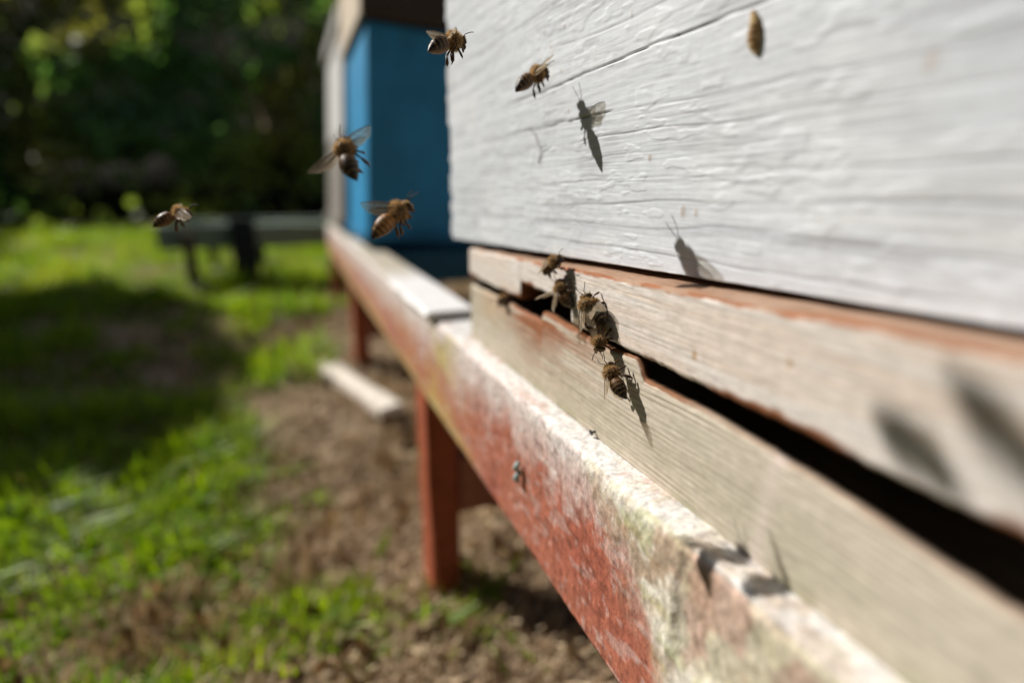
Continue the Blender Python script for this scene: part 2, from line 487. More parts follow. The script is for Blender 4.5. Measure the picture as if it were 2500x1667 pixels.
xs = axis([(X0, X0 + .006, 22), (X0 + .006, -0.16, 250), (-0.16, -0.02, 260), (-0.02, X1, 30)])
zs = axis([(-0.0, 0.0225, 66), (0.0225, 0.0475, 125), (0.0475, 0.13, 200), (0.13, 0.16, 50), (0.16, 0.225, 14)])  # height above the lower edge
Xg, Hg = np.meshgrid(xs, zs, indexing='ij')
Zg = box_bot(Xg) * (1 - Hg / .225) + Hg - 0.026 * (Hg / .225) + 0.0
Zl = Zg                                                                     # level height
warp = 0.0075 * (fbm(Xg / .11, Zl / .022, 101, 3) - .5) + 0.0012 * (fbm(Xg / .02, Zl / .01, 103, 2) - .5)
w = Zl + warp - 0.012 * Xg
sp = 0.0068
ph = w / sp; rid = np.floor(ph); fr = ph - rid
amp = 0.15 + 0.85 * h2(rid, rid * 0, 5)
amp = amp * (0.35 + 0.65 * sst(.35, .65, fbm(Xg / .05 + rid * 3.7, rid, 107, 2)))
line = np.exp(-((fr - .5) / .045) ** 2)
broad = np.exp(-((fr - .42) / .20) ** 2) * (0.4 + .6 * h2(rid, rid * 0 + 3, 9))
fib = vn(Xg / .011, Zl / .00048, 111) - .5
fib2 = vn(Xg / .035, Zl / .0013, 113) - .5
lump = fbm(Xg / .006, Zl / .0022, 117, 3) - .5
flake = sst(.60, .66, fbm(Xg / .009, Zl / .0035, 119, 3))
H = -0.00017 * line * amp - 0.00004 * broad + 0.00008 * fib + 0.00005 * fib2 + 0.00006 * lump + 0.00012 * flake
def poly(x, pts):
    p = np.array(sorted(pts)); return np.interp(x, p[:, 0], p[:, 1])
cr1 = poly(Xg, [(-.29, .0342), (-.219, .0354), (-.148, .0383), (-.109, .0390), (-.06, .040), (.13, .042)]) + .0007 * (fbm(Xg / .012, 0 * Xg, 121, 3) - .5)
cr2 = poly(Xg, [(-.335, .0216), (-.310, .0221), (-.225, .0225), (-.169, .0234), (.13, .03)]) + .0007 * (fbm(Xg / .010, 0 * Xg + 4, 123, 3) - .5)
d1 = np.exp(-((Zl - cr1) / .00020) ** 2) * sst(-.262, -.225, Xg) * (0.7 + .3 * vn(Xg / .01, 0, 5))
d2 = np.exp(-((Zl - cr2) / .00016) ** 2) * (1 - sst(-.172, -.166, Xg)) * (0.25 + .75 * sst(-.26, -.2, Xg))
H -= 0.0009 * d1 + 0.0007 * d2
c = np.broadcast_to(np.array((0.635, 0.66, 0.695)), Xg.shape + (3,)).copy()
c *= (0.90 + 0.18 * fbm(Xg / .05, Zl / .012, 131, 3))[..., None]
c = mix(c, (0.735, 0.74, 0.74), 0.5 * sst(.5, .7, fbm(Xg / .03, Zl / .02, 133, 3)))
c = mix(c, (0.26, 0.265, 0.28), np.clip(0.85 * line * amp * sst(.25, .6, fbm(Xg / .02, Zl / .004, 135, 2)), 0, 1))
c = mix(c, (0.46, 0.475, 0.51), 0.7 * broad * sst(.42, .66, fbm(Xg / .06, Zl / .012, 137, 2)))
c = mix(c, (0.32, 0.315, 0.32), 0.42 * sst(.58, .75, vn(Xg / .014, Zl / .0005, 139)) * sst(.45, .65, fbm(Xg / .03, Zl / .01, 141, 2)))
c = mix(c, (0.36, 0.385, 0.43), 0.7 * sst(-.125, -.04, Xg) * sst(-.02, .05, Zl) * (.6 + .4 * fbm(Xg / .05, Zl / .008, 143, 3)))            # corner falloff painted in as grey, with weathered streaks, high on the near end
c = mix(c, (0.045, 0.04, 0.035), np.clip(1.2 * d1 + 0.9 * d2, 0, 1))
for sx, sz, rx, rz, k in [(-.1961, .0266, .0004, .0007, .8), (-.2155, .0565, .0005, .0016, .55), (-.2104, .0499, .0005, .0008, .8), (-.2085, .047, .0004, .0006, .7), (-.211, .0520, .0003, .0006, .6),
                       (-.202, .0405, .0006, .0008, .6), (-.1475, .0085, .0009, .0011, .55), (-.1316, -.0059, .001, .0018, .5), (-.1265, -.0062, .0008, .0012, .4), (-.2000, .0545, .0006, .0009, .5),
                       (-.0728, .0205, .0016, .0022, .3), (-.187, -.0015, .0005, .0007, .5), (-.16, .0485, .0005, .001, .4), (-.2035, .0365, .0003, .0006, .6)]:
    q = ((Xg - sx) / rx) ** 2 + ((Zl - sz) / rz) ** 2
    c = mix(c, (0.30, 0.175, 0.06), k * np.exp(-q ** 2)); H += 0.0002 * k * np.exp(-q)
edge = np.exp(-(Xg - X0) / .0016)
notch = sst(.45, .62, vn(0 * Xg, Zl / .0052, 151)) * edge
c = mix(c, (0.10, 0.07, 0.05), .75 * notch * sst(.2, .6, edge))
Xf = Xg + 0.0020 * edge * (vn(0 * Xg, Zl / .004, 153) - .3) + .0035 * notch
Yf = box_y(Xg) - H + 0.0010 * notch
Zf = Zg.copy()
Zf[:, 0] += 0.0006 * (fbm(xs / .008, 0 * xs, 155, 3) - .5)
front = np.stack([Xf, Yf, Zf], -1)
yb = 0.55
P = np.concatenate([np.stack([xs, 0 * xs + yb, Zf[:, 0]], -1)[:, None], front, np.stack([xs, 0 * xs + yb, Zf[:, -1]], -1)[:, None]], 1)
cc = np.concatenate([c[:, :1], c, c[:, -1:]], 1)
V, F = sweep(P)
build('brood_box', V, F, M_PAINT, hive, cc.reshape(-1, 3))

# roof of the hive, above the picture
MB().box((X0 - .02, .075, .195), (X1 + .02, .58, .26), (.42, .40, .37)).build('roof', M_WOOD, hive)

# entrance bar: the white strip above the slot, with its worn rusty upper ledge
NX0, NX1 = -0.2266, -0.178
xs = axis([(-.303, -.2277, 150), (NX0 - .0011, NX0 + .0011, 12), (-.2255, -.1785, 90), (NX1 - .001, NX1 + .001, 10), (-.177, -.02, 300), (-.02, .12, 40)])
bot = B_BOT + 0.0072 * sst(NX0 - .0003, NX0 + .0003, xs) * (1 - sst(NX1 - .0004, NX1 + .0004, xs))
bot = bot + 0.0010 * (fbm(xs / .010, 0 * xs, 201, 4) - .5) + .0004 * (vn(xs / .0016, 0, 203) - .5)
top = bat_top(xs) + 0.0012 * (fbm(xs / .014, 0 * xs, 205, 4) - .5)
v1, v2 = np.linspace(0, 1, 24, endpoint=False), np.linspace(0, 1, 48)
zm = B_BOT + .0088
Zg = np.concatenate([bot[:, None] + (zm - bot)[:, None] * v1, zm + (top - zm)[:, None] * v2], 1)
Xg = xs[:, None] + 0 * Zg
wv = Zg + .0016 * (fbm(Xg / .07, Zg / .01, 211, 3) - .5)
ph = wv / .0015; rid = np.floor(ph); fr = ph - rid
ln = np.exp(-((fr - .5) / .16) ** 2) * (0.2 + .8 * h2(rid, rid * 0, 3)) * sst(.3, .6, fbm(Xg / .03, rid, 213, 2))
lump = fbm(Xg / .003, Zg / .0013, 215, 3) - .5
H = -0.00010 * ln + 0.00016 * lump + 0.0001 * (vn(Xg / .012, Zg / .0006, 217) - .5)
H -= 0.0008 * np.exp(-((Zg - bot[:, None]) / .0006) ** 2) + .0006 * np.exp(-((top[:, None] - Zg) / .0006) ** 2)
c = mix((0.63, 0.56, 0.50), (0.71, 0.67, 0.63), fbm(Xg / .03, Zg / .008, 221, 3))
c = mix(c, (0.52, 0.40, 0.30), 0.55 * ln)
c = mix(c, (0.62, 0.47, 0.35), 0.35 * sst(.5, .7, fbm(Xg / .05, Zg / .004, 223, 3)))
eb = (Zg - bot[:, None]); et = (top[:, None] - Zg)
rag = 0.0009 * fbm(Xg / .006, Zg / .006, 225, 4)
rb = np.clip(1 - eb / (.0009 + 3.6 * rag), 0, 1) * sst(.25, .6, fbm(Xg / .02, 0 * Xg, 227, 2))
rt = np.clip(1 - et / (.0003 + 2.2 * rag * sst(-.27, -.2, Xg)), 0, 1)
c = mix(c, (0.22, 0.07, 0.018), np.clip(2.6 * rb, 0, .97))
c = mix(c, mix(np.broadcast_to((0.30, 0.10, 0.03), c.shape), (0.36, .22, .14), sst(.4, .6, fbm(Xg / .01, Zg / .003, 229, 3))), np.clip(1.8 * rt, 0, .95) * sst(-.262, -.235, Xg))
for sx, sz, r in [(-.1106, -.0397, .0010), (-.082, -.0335, .0008)]:
    c = mix(c, (0.38, 0.20, 0.07), .7 * np.exp(-(((Xg - sx) / r) ** 2 + ((Zg - sz) / (1.3 * r)) ** 2) ** 2))
front = np.stack([Xg, 0.090 - H, Zg], -1)
lv = np.array([.12, .35, .65, 1.0])                                       # ledge running back under the box
lb = np.maximum(box_y(xs) + .004, .0935)
LY = .0902 + (lb - .0902)[:, None] * lv
LZ = top[:, None] + (np.minimum(box_bot(xs) - .0017, top + .0006) - top)[:, None] * lv ** .8 + .0004 * (fbm(xs[:, None] / .008, LY / .004, 231, 3) - .5)
led = np.stack([xs[:, None] + 0 * LY, LY, LZ], -1)
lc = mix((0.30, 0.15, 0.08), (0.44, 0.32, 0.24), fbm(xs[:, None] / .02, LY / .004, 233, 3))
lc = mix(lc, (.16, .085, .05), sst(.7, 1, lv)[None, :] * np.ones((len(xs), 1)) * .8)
bk = np.stack([np.stack([xs, 0 * xs + .125, LZ[:, -1]], -1), np.stack([xs, 0 * xs + .125, bot], -1), np.stack([xs, 0 * xs + .112, bot], -1)], 1)
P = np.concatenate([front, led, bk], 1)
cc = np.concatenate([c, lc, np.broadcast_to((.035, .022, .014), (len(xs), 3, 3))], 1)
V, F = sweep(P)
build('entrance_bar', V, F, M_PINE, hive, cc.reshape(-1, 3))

# floor front: bare pine under the slot; its upper edge steps up to close the slot in the middle
S0, S1 = -0.2046, -0.1325
xs = axis([(-.303, S0 - .001, 150), (S0 - .0009, S0 + .0009, 12), (S0 + .001, S1 - .001, 130), (S1 - .0009, S1 + .0009, 12), (S1 + .001, -.02, 230), (-.02, .12, 40)])
up = sst(S0 - .0004, S0 + .0004, xs) * (1 - sst(S1 - .0045, S1 + .0015, xs + .0012 * fbm(xs / .002, 0 * xs, 303, 2)))
top = -.0512 - .0017 * sst(-.20, -.17, xs) + up * (.0040 + .0014 * sst(-.20, -.17, xs)) - .0012 * up * sst(-.2, -.16, xs) * (1 - sst(-.15, -.135, xs))
top = top - .0060 * sst(-.110, -.015, xs)
top = top + .0011 * (fbm(xs / .009, 0 * xs, 301, 4) - .5)
v1, v2 = np.linspace(0, 1, 60, endpoint=False), np.linspace(0, 1, 26)
zm = (-.0575 - .0060 * sst(-.110, -.015, xs))[:, None]
Zg = np.concatenate([(R_TOP + .0002) + (zm - R_TOP) * v1[None, :] + 0 * xs[:, None], zm + (top[:, None] - zm) * v2], 1)
Xg = xs[:, None] + 0 * Zg
v = np.concatenate([v1 * .8, .8 + .2 * v2])
wv = Zg + .004 * (fbm(Xg / .09, Zg / .02, 311, 3) - .5) + .035 * (Xg + .2)  * sst(-.25, -.1, Xg) * .25
ph = wv / .00165; rid = np.floor(ph); fr = ph - rid
ln = np.exp(-((fr - .5) / .17) ** 2) * (.25 + .75 * h2(rid, rid * 0, 13))
lump = fbm(Xg / .004, Zg / .0014, 315, 3) - .5
H = -0.00016 * ln + .00018 * lump + .0001 * (vn(Xg / .012, Zg / .0005, 317) - .5) - .0008 * np.exp(-((top[:, None] - Zg) / .0007) ** 2)
c = mix((0.49, 0.425, 0.335), (0.62, 0.56, 0.465), fbm(Xg / .03, Zg / .012, 321, 3))
c = mix(c, (0.44, 0.415, 0.31), .4 * sst(.45, .68, fbm(Xg / .022, Zg / .012, 323, 3)))
c = mix(c, (0.30, 0.22, 0.14), .6 * ln * (1 - .55 * sst(-.13, -.08, Xg)))
st = np.exp(-((top[:, None] - Zg) / .011)) * np.exp(-((Xg + .205) / .042) ** 2) * sst(.2, .55, fbm(Xg / .02, Zg / .0016, 325, 3))
c = mix(c, (0.28, 0.09, 0.03), np.clip(1.6 * st, 0, .92))
c = mix(c, (0.46, 0.30, 0.17), .5 * np.exp(-((Xg + .27) / .02) ** 2) * sst(.4, .7, v)[None, :])
red = np.clip(1 - (top[:, None] - Zg) / (.0004 + .0009 * fbm(Xg / .006, Zg / .004, 327, 3)), 0, 1)
c = mix(c, (0.22, 0.08, 0.025), np.clip(2.2 * red, 0, .92) * sst(-.215, -.2, Xg) * (1 - .5 * sst(-.12, -.1, Xg)))
c = mix(c, (0.66, 0.56, 0.50), .55 * np.exp(-((Xg + .083 - .1 * (Zg + .06)) / .0022) ** 2))     # pale run-off streak
c = mix(c, (0.22, 0.23, 0.11), .6 * np.exp(-(Zg - R_TOP) / .003) * sst(.4, .7, fbm(Xg / .012, Zg / .01, 329, 3)))
front = np.stack([Xg, .0905 - H, Zg], -1)
bk = np.stack([np.stack([xs, 0 * xs + .0935, top], -1), np.stack([xs, 0 * xs + .0935, 0 * xs + R_TOP + .0002], -1)], 1)
P = np.concatenate([front, bk], 1)
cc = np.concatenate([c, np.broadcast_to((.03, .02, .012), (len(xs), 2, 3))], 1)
V, F = sweep(P)
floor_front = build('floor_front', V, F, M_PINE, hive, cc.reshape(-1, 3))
V, F = tube([(-.1584, .0915, -.0795), (-.1584, .0893, -.0798), (-.1584, .0888, -.0799), (-.1584, .0885, -.080)], [.0004, .0004, .0012, .0009], 10)
build('nail', V, F, M_METAL, floor_front, np.tile((.03, .028, .026), (len(V), 1)))
mb = MB()
mb.box((-.302, .1255, R_TOP + .0003), (.12, .54, -.0335), (.16, .13, .09))
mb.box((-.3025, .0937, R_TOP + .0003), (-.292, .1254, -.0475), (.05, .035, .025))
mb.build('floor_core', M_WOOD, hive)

# ------------------------------------------------------------------ the long red stand the hives share
stand = empty('hive_stand', (-0.65, 0.2, -0.30), 'long weathered red timber hive stand running under the white and blue hives', 'hive stand')
RB, RF, RK = -0.1445, 0.0803, 0.116
xs = axis([(-1.45, -.45, 140), (-.45, -.25, 160), (-.25, -.06, 330), (-.06, .16, 60)])
zf = np.concatenate([np.linspace(RB, R_TOP - .0022, 90), R_TOP - .0022 + .0022 * np.sin(np.linspace(.2, 1.45, 6)) ])
yf = np.concatenate([np.full(90, RF), RF + .0022 * (1 - np.cos(np.linspace(.2, 1.45, 6)))])
yt = np.linspace(RF + .003, RK, 26)
py = np.concatenate([yf, yt]); pz = np.concatenate([zf, np.full(26, R_TOP)])
ny = np.concatenate([np.full(90, -1.0), -np.cos(np.linspace(.2, 1.45, 6)), np.zeros(26)])
nz = np.sqrt(1 - ny ** 2)
Xg, Yg = np.meshgrid(xs, py, indexing='ij'); Zg = np.broadcast_to(pz, Xg.shape); NY = np.broadcast_to(ny, Xg.shape); NZ = np.broadcast_to(nz, Xg.shape)
u = Zg + Yg                                                                # runs up the face and over the top
lich = sst(-.152, -.128, Xg - (.9 * (R_TOP - Zg)) * sst(.0, .02, R_TOP - Zg) + .016 * (fbm(Xg / .012, u / .018, 401, 4) - .5) * 2)
lich = np.clip(lich * (1 - .35 * sst(-.125, -.136, Zg)), 0, 1)
chip = sst(-.104, -.092, Xg + .0022 * (fbm(u / .004, Xg * 0, 403, 3) - .5)) * sst(R_TOP - .0305, R_TOP - .026, Zg + .006 * (fbm(Xg / .01, 0 * Xg, 405, 3) - .5))
rim = np.exp(-((Xg + .0985) / .0016) ** 2) * sst(-.125, -.11, Zg)
sawn = vn(Xg / .0022, u / .03, 411) - .5
rough = fbm(Xg / .004, u / .006, 413, 4) - .5
lumpy = fbm(Xg / .009, u / .009, 415, 4) - .5
H = .00030 * sawn * (1 - lich) + .0004 * rough * (1 - .6 * NZ) + .0016 * lumpy * lich + .0009 * lich - .0015 * chip * sst(0, .6, -NY) + .0007 * rim
H += .0006 * (fbm(Xg / .03, u / .03, 417, 3) - .5)
H -= .0018 * np.clip(NZ, 0, 1) * (NY < -.05) * sst(.4, .8, fbm(Xg / .015, 0 * Xg, 419, 3))
# paint: brick red, worn to pinkish white near the upper edge, lichen on the near end
red = mix((0.37, 0.095, 0.06), (0.45, 0.17, 0.105), fbm(Xg / .03, u / .02, 421, 3))
red = mix(red, (0.50, 0.235, 0.10), .8 * sst(-.22, -.36, Xg) * sst(.3, .6, fbm(Xg / .05, u / .03, 423, 3)))
depth = R_TOP - Zg                                                          # distance under the upper edge
wear = np.clip(1.15 - depth / (.016 + .030 * (fbm(Xg / .010, u * 0, 425, 3) - .35) + .014 * sst(-.19, -.3, Xg)), 0, 1)
wear = wear * sst(.18, .50, .5 * vn(Xg / .0016, u / .03, 427) + .5 * fbm(Xg / .008, u / .010, 429, 4) + .25 * wear)
scr = sst(.60, .68, fbm(Xg / .012 + u / .02, u / .0035 - Xg / .02, 431, 4)) * .6
flk = sst(.66, .72, fbm(Xg / .0035, u / .0035, 433, 3)) * .75
pale = mix((0.70, 0.58, 0.53), (0.78, 0.74, 0.70), fbm(Xg / .012, u / .012, 435, 3))
c = mix(red, pale, np.clip(.92 * wear + scr * .42 + flk * .32, 0, 1))
c = mix(c, (0.14, 0.05, 0.03), .45 * sst(.67, .74, fbm(Xg / .006, u / .0022, 437, 3)))
c = mix(c, (0.50, 0.40, 0.12), .75 * np.exp(-((Xg + .335 + .3 * (depth - .02)) / .028) ** 2) * sst(.35, .6, fbm(Xg / .02, u / .02, 439, 3)))
c = mix(c, (0.56, 0.46, 0.16), .5 * sst(-.25, -.3, Xg) * sst(.05, .062, depth))
lc = mix((0.56, 0.46, 0.34), (0.78, 0.73, 0.62), sst(.25, .55, fbm(Xg / .006, u / .006, 441, 4)))
lc = mix(lc, (0.36, 0.21, 0.11), .7 * sst(.56, .70, fbm(Xg / .011, u / .009, 443, 4)))
lc = mix(lc, (0.42, 0.42, 0.20), .6 * sst(.58, .70, fbm(Xg / .010 + 7, u / .008, 445, 4)))
lc = mix(lc, (0.07, 0.07, 0.035), .8 * sst(.60, .72, fbm(Xg / .006 + 3, u / .006, 447, 4)) * sst(.018, .035, depth) * (1 - sst(-.112, -.10, Xg)))
c = mix(c, lc, lich)
c = mix(c, mix(np.broadcast_to((.50, .33, .25), c.shape), (.62, .58, .42), .85 * sst(.42, .58, fbm(Xg / .009, u / .012, 449, 3))), .85 * chip * sst(.1, .8, -NY))
topm = sst(.7, .95, NZ)
tw = mix((0.70, 0.66, 0.62), (0.80, 0.78, 0.75), fbm(Xg / .01, Yg / .01, 451, 3))
tw = mix(tw, (0.55, 0.33, 0.25), .55 * sst(.57, .68, fbm(Xg / .012, Yg / .006, 453, 4)))
tw = mix(tw, (0.46, 0.40, 0.28), .8 * sst(-.52, -.62, Xg) * sst(.3, .6, fbm(Xg / .06, Yg / .03, 455, 3)))
c = mix(c, tw, topm * (1 - .55 * lich * sst(.4, .6, fbm(Xg / .005, Yg / .005, 457, 3))))
H = H + .00022 * np.clip(wear, 0, 1) * (1 - lich)
P = np.stack([Xg, Yg + NY * H, Zg + NZ * H * .6], -1)
P[:, -1, 1] = RK
bk = np.stack([xs, 0 * xs + RK, 0 * xs + RB], -1)[:, None]
P = np.concatenate([P, bk], 1)
cc = np.concatenate([c, np.broadcast_to((.2, .08, .05), (len(xs), 1, 3))], 1)
V, F = sweep(P)
rail = build('front_rail', V, F, M_RAIL, stand, cc.reshape(-1, 3))
# two-pronged staple left in the rail
mb = MB()
for z0, z1 in ((-.1092, -.1128), (-.1138, -.1178)):
    t = np.linspace(0, 1, 8)
    P = np.stack([-.2004 + .0005 * np.sin(5 * t), RF - .0012 - .0016 * np.sin(np.pi * t), z0 + (z1 - z0) * t], -1)
    V, F = tube(P, .0012 * (1 - .2 * t), 8); mb.add(V, F, (.32, .46, .45))
t = np.linspace(0, 1, 5)
V, F = tube(np.stack([-.2004 + 0 * t, RF + .002 - .0035 * t, -.1136 + 0 * t], -1), .0007, 8); mb.add(V, F, (.10, .15, .15))
mb.build('staple', M_METAL, rail, True)
RED, DRED = (0.33, 0.085, 0.04), (0.2, 0.06, 0.035)
MB().box((-1.45, .44, RB), (.16, .475, R_TOP - .0004), DRED).build('rear_rail', M_WOOD, stand)
for x0, x1, zb in ((-.434, -.393, -.335), (-.985, -.94, -.30), (.10, .142, -.34), (-1.44, -1.40, -.29)):
    MB().box((x0, RF + .0012, zb), (x1, RF + .0255, RB - .0002), RED, bev=.003, jit=.0004).build('leg', M_WOOD, stand)
    MB().box((x0, .445, zb), (x1, .470, RB - .0002), DRED, bev=.003).build('leg', M_WOOD, stand)
for x0, x1, zt, zb in ((-.430, -.394, -.2025, -.2500), (-.98, -.945, -.20, -.24)):
    MB().box((x0, RF + .0258, zb), (x1, .4448, zt), (.34, .14, .09), bev=.002).build('cross_brace', M_WOOD, stand)
MB().box((-.490, .0745, R_TOP + .0008), (-.350, .1085, R_TOP + .0062), (.78, .76, .74), bev=.0022, jit=.0003).build('packing_board', M_PAINT, stand).__setitem__('label', 'short white painted board laid along the rail')
MB().box((-1.10, RK + .0005, -.128), (-.78, .4395, R_TOP - .001), (.03, .115, .18), bev=.002).build('cross_bearer', M_WOOD, stand)

# ------------------------------------------------------------------ hives further along
def lean(o, deg, about):                      # tip a finished hive back on its own base
    o.rotation_euler.x = math.radians(-deg)

BL = (0.022, 0.265, 0.52)
hv = empty('beehive', (-.92, .30, R_TOP), 'blue painted beehive with brown roof standing beyond the white hive', 'beehive', None)
b0 = R_TOP + .0006
mb = MB(); mb.box((-1.05, .0955, b0 + .012), (-.80, .55, b0 + .272), BL, bev=.004); mb.build('brood_box', M_BLUE, hv)
MB().box((-1.05, .091, b0), (-.80, .55, b0 + .0115), (.022, .21, .40), bev=.002).build('floor', M_BLUE, hv)
rf = MB().box((-1.062, .090, b0 + .273), (-.788, .56, b0 + .40), (.075, .052, .04), bev=.004).build('roof', M_WOOD, hv)
MB().box((-1.062, .086, b0 + .274), (-.790, .0895, b0 + .399), (.60, .50, .38), bev=.001).build('fascia', M_WOOD, rf)
lean(hv, 3.2, None)
hv = empty('beehive', (-1.27, .30, R_TOP), 'plain grey wooden beehive farthest along the stand behind the blue hive', 'beehive', None)
MB().box((-1.45, .086, b0 + .012), (-1.075, .55, b0 + .165), (.24, .215, .19), bev=.004).build('brood_box', M_WOOD, hv)  # darker colour stands in for shade on the lower front
MB().box((-1.45, .086, b0 + .1655), (-1.075, .55, b0 + .33), (.56, .55, .53), bev=.004).build('lit_upper_box', M_WOOD, hv)  # sunlit upper front, split off and coloured paler
MB().box((-1.46, .080, b0), (-1.065, .55, b0 + .0115), (.22, .2, .17), bev=.002).build('floor', M_WOOD, hv)
MB().box((-1.46, .078, b0 + .331), (-1.065, .56, b0 + .36), (.36, .34, .32), bev=.003).build('roof', M_WOOD, hv)
lean(hv, 4.0, None)

# low empty stand out on the grass
st2 = empty('hive_stand', (-1.62, -.1, -.25), 'low empty grey green stand on dark posts out on the grass', 'hive stand')
GG = (0.27, 0.33, 0.27)
MB().box((-1.62, -.30, -.142), (-1.585, .25, -.085), GG, bev=.003, jit=.001).build('front_rail', M_WOOD, st2)
MB().box((-1.95, -.30, -.142), (-1.915, .25, -.088), GG, bev=.003).build('rear_rail', M_WOOD, st2)
for y0, y1, dk in ((-.137, -.082, (.018, .022, .032)), (-.242, -.220, (.12, .105, .075)), (.17, .2, (.1, .09, .07))):
    MB().box((-1.5845, y0, -.262), (-1.545, y1, -.07 if dk[0] < .05 else -.10), dk, bev=.003).build('leg', M_WOOD, st2)
    MB().box((-1.99, y0, -.262), (-1.955, y1, -.1), (.06, .055, .045), bev=.003).build('leg', M_WOOD, st2)

# pale lath on the ground
p0, p1 = np.array([-.955, .031, 0]), np.array([-.735, .105, 0])
d = (p1 - p0) / np.linalg.norm(p1 - p0); nrm = np.array([-d[1], d[0], 0])
t = np.linspace(0, 1, 12)
P = []
for k in t:
    b = p0 + (p1 - p0) * k; z = float(gz(p0[0] * (1 - k) + p1[0] * k, p0[1] * (1 - k) + p1[1] * k)) * .3 + .7 * (-.292 - .006 * k) + .012
    w_ = .017 + .0016 * math.sin(9 * k); hh = .006
    P.append([b + nrm * w_ + (0, 0, z - hh), b + nrm * w_ + (0, 0, z + hh), b + nrm * .4 * w_ + (0, 0, z + hh * 1.3), b - nrm * w_ + (0, 0, z + hh), b - nrm * w_ + (0, 0, z - hh)])
V, F = sweep(np.array(P))
tag(build('wooden_lath', V, F, M_WOOD, None, np.tile((.80, .72, .62), (len(V), 1)), smooth=False), 'pale split wooden lath lying on the brown soil by the stand', 'lath')
# bleached splinters of wood in the gap under the rail
for k, (a, b, r) in enumerate([((-.60, .135), (-.475, .165), .010), ((-.56, .19), (-.46, .20), .008), ((-.50, .115), (-.43, .150), .006)]):
    t = np.linspace(0, 1, 9)
    x, y = a[0] + (b[0] - a[0]) * t, a[1] + (b[1] - a[1]) * t
    V, F = tube(np.stack([x, y, gz(x, y) + r * .7 + .003 * np.sin(4 * t)], -1), r * (1 - .3 * t), 7)
    tag(build('wood_scrap', V, F, M_WOOD, None, np.tile((.45, .35, .22), (len(V), 1)), smooth=False),
        ['thick bleached wood scrap on the soil beside the red leg under the rail', 'slim pale wood scrap deepest under the rail', 'small pale wood scrap nearest the red leg'][k], 'wood scrap', 'wood scraps under the rail')

# brown cocoon and a dry fibre stuck on the white box
t = np.linspace(0, 1, 26)
cz = .0380 - .0092 * t; cx = -.1133 + .0025 * t + .0004 * np.sin(6 * t)
r = .0015 * np.sin(np.pi * np.clip(t * .94 + .03, 0, 1)) ** .6 * (0.75 + .45 * t) * (1 + .07 * np.sin(40 * t))
V, F = tube(np.stack([cx, box_y(cx) - .0003 + 0 * t, cz], -1), r, 14)
V[:, 1] += .0002 * np.sin(V[:, 2] * 9000)
cc = mix((0.50, .35, .16), (0.30, .17, .07), sst(.35, .7, fbm(V[:, 0] / .0016, V[:, 2] / .0016, 501, 3)))
tag(build('cocoon', V, F, M_PINE, None, cc), 'small brown wrinkled cocoon stuck to the white hive wall', 'cocoon')
P = np.array([(-.2272, .0236), (-.2240, .0219), (-.2205, .0196), (-.2182, .0172), (-.2164, .0150), (-.2168, .0128), (-.2190, .0099)])
tt = np.linspace(0, 1, 30); xx = np.interp(tt, np.linspace(0, 1, 7), P[:, 0]); zz = np.interp(tt, np.linspace(0, 1, 7), P[:, 1])
V, F = tube(np.stack([xx, box_y(xx) - .0007 + .0003 * np.sin(9 * tt), zz], -1), .00012 + .0001 * tt ** 3, 6)
mb = MB().add(V, F, (.22, .11, .05))
V, F = tube([(-.2165, box_y(-.2165) - .0007, .0150), (-.2130, box_y(-.213) - .0009, .0156), (-.2106, box_y(-.2106) - .0007, .0160)], .00013, 6)
mb.add(V, F, (.10, .11, .13))
tag(mb.build('dry_fibre', M_BARK, None, True), 'thin curved brown fibre caught on the white hive wall', 'fibre')

# ------------------------------------------------------------------ bees
def body_profile():
    st = [(6.35, .15, .15, -.55), (6.2, .85, .8, -.5), (5.9, 1.5, 1.3, -.45), (5.5, 1.8, 1.55, -.35), (5.15, 1.7, 1.45, -.25), (4.85, 1.1, 1.0, -.1), (4.65, .62, .6, 0), (4.5, .8, .8, 0), (4.2, 1.5, 1.45, .05),
          (3.7, 2.0, 2.0, .1), (3.0, 2.18, 2.18, .12), (2.3, 2.0, 2.05, .05), (1.75, 1.45, 1.5, -.1), (1.35, .8, .85, -.25), (1.15, .5, .5, -.3), (1.0, .55, .55, -.3), (.7, 1.25, 1.2, -.25), (.2, 1.75, 1.65, -.2),
          (-.7, 2.2, 2.05, -.2), (-2.0, 2.28, 2.12, -.25), (-3.3, 2.08, 1.92, -.3), (-4.5, 1.5, 1.4, -.4), (-5.5, .95, .9, -.5), (-6.2, .4, .42, -.6), (-6.6, .12, .12, -.62)]
    return np.array(st)
PROF = body_profile()

def place(head, tail, dors):
    head, tail, dors = (np.array(a, float) for a in (head, tail, dors))
    L = np.linalg.norm(head - tail); ex = (head - tail) / L
    ez = dors - ex * (dors @ ex); ez /= np.linalg.norm(ez); ey = np.cross(ez, ex)
    s = np.clip(L, 12.5, 14.8) / 12.95
    org = head - ex * 6.35 * s
    R = np.stack([ex, ey, ez], 1) * s
    return org, R                                                           # world_mm = org + R @ local

def wing_shape(L, Wd, hind=False):
    u = np.linspace(0, 1, 22)
    lead = Wd * (.10 + .22 * np.sin(np.pi * np.clip(u, 0, 1)) ** .8) * (1 if not hind else .8)
    wide = Wd * np.clip(1.05 * np.sin(np.pi * (u * .80 + .08)) ** .9, .05, None) * (1 - .55 * np.clip(u - .85, 0, 1) / .15)
    v = np.linspace(0, 1, 9)
    U = (u * L)[:, None] + 0 * v
    Vv = lead[:, None] - (wide)[:, None] * v
    Vv[-1] = Vv[-1].mean() + (Vv[-1] - Vv[-1].mean()) * .35
    Zz = .10 * L / 9 * np.sin(3 * v)[None, :] * np.sin(3 * u)[:, None] - .35 * L / 9 * u[:, None] ** 2
    return np.stack([U, Vv, Zz], -1), lead, wide

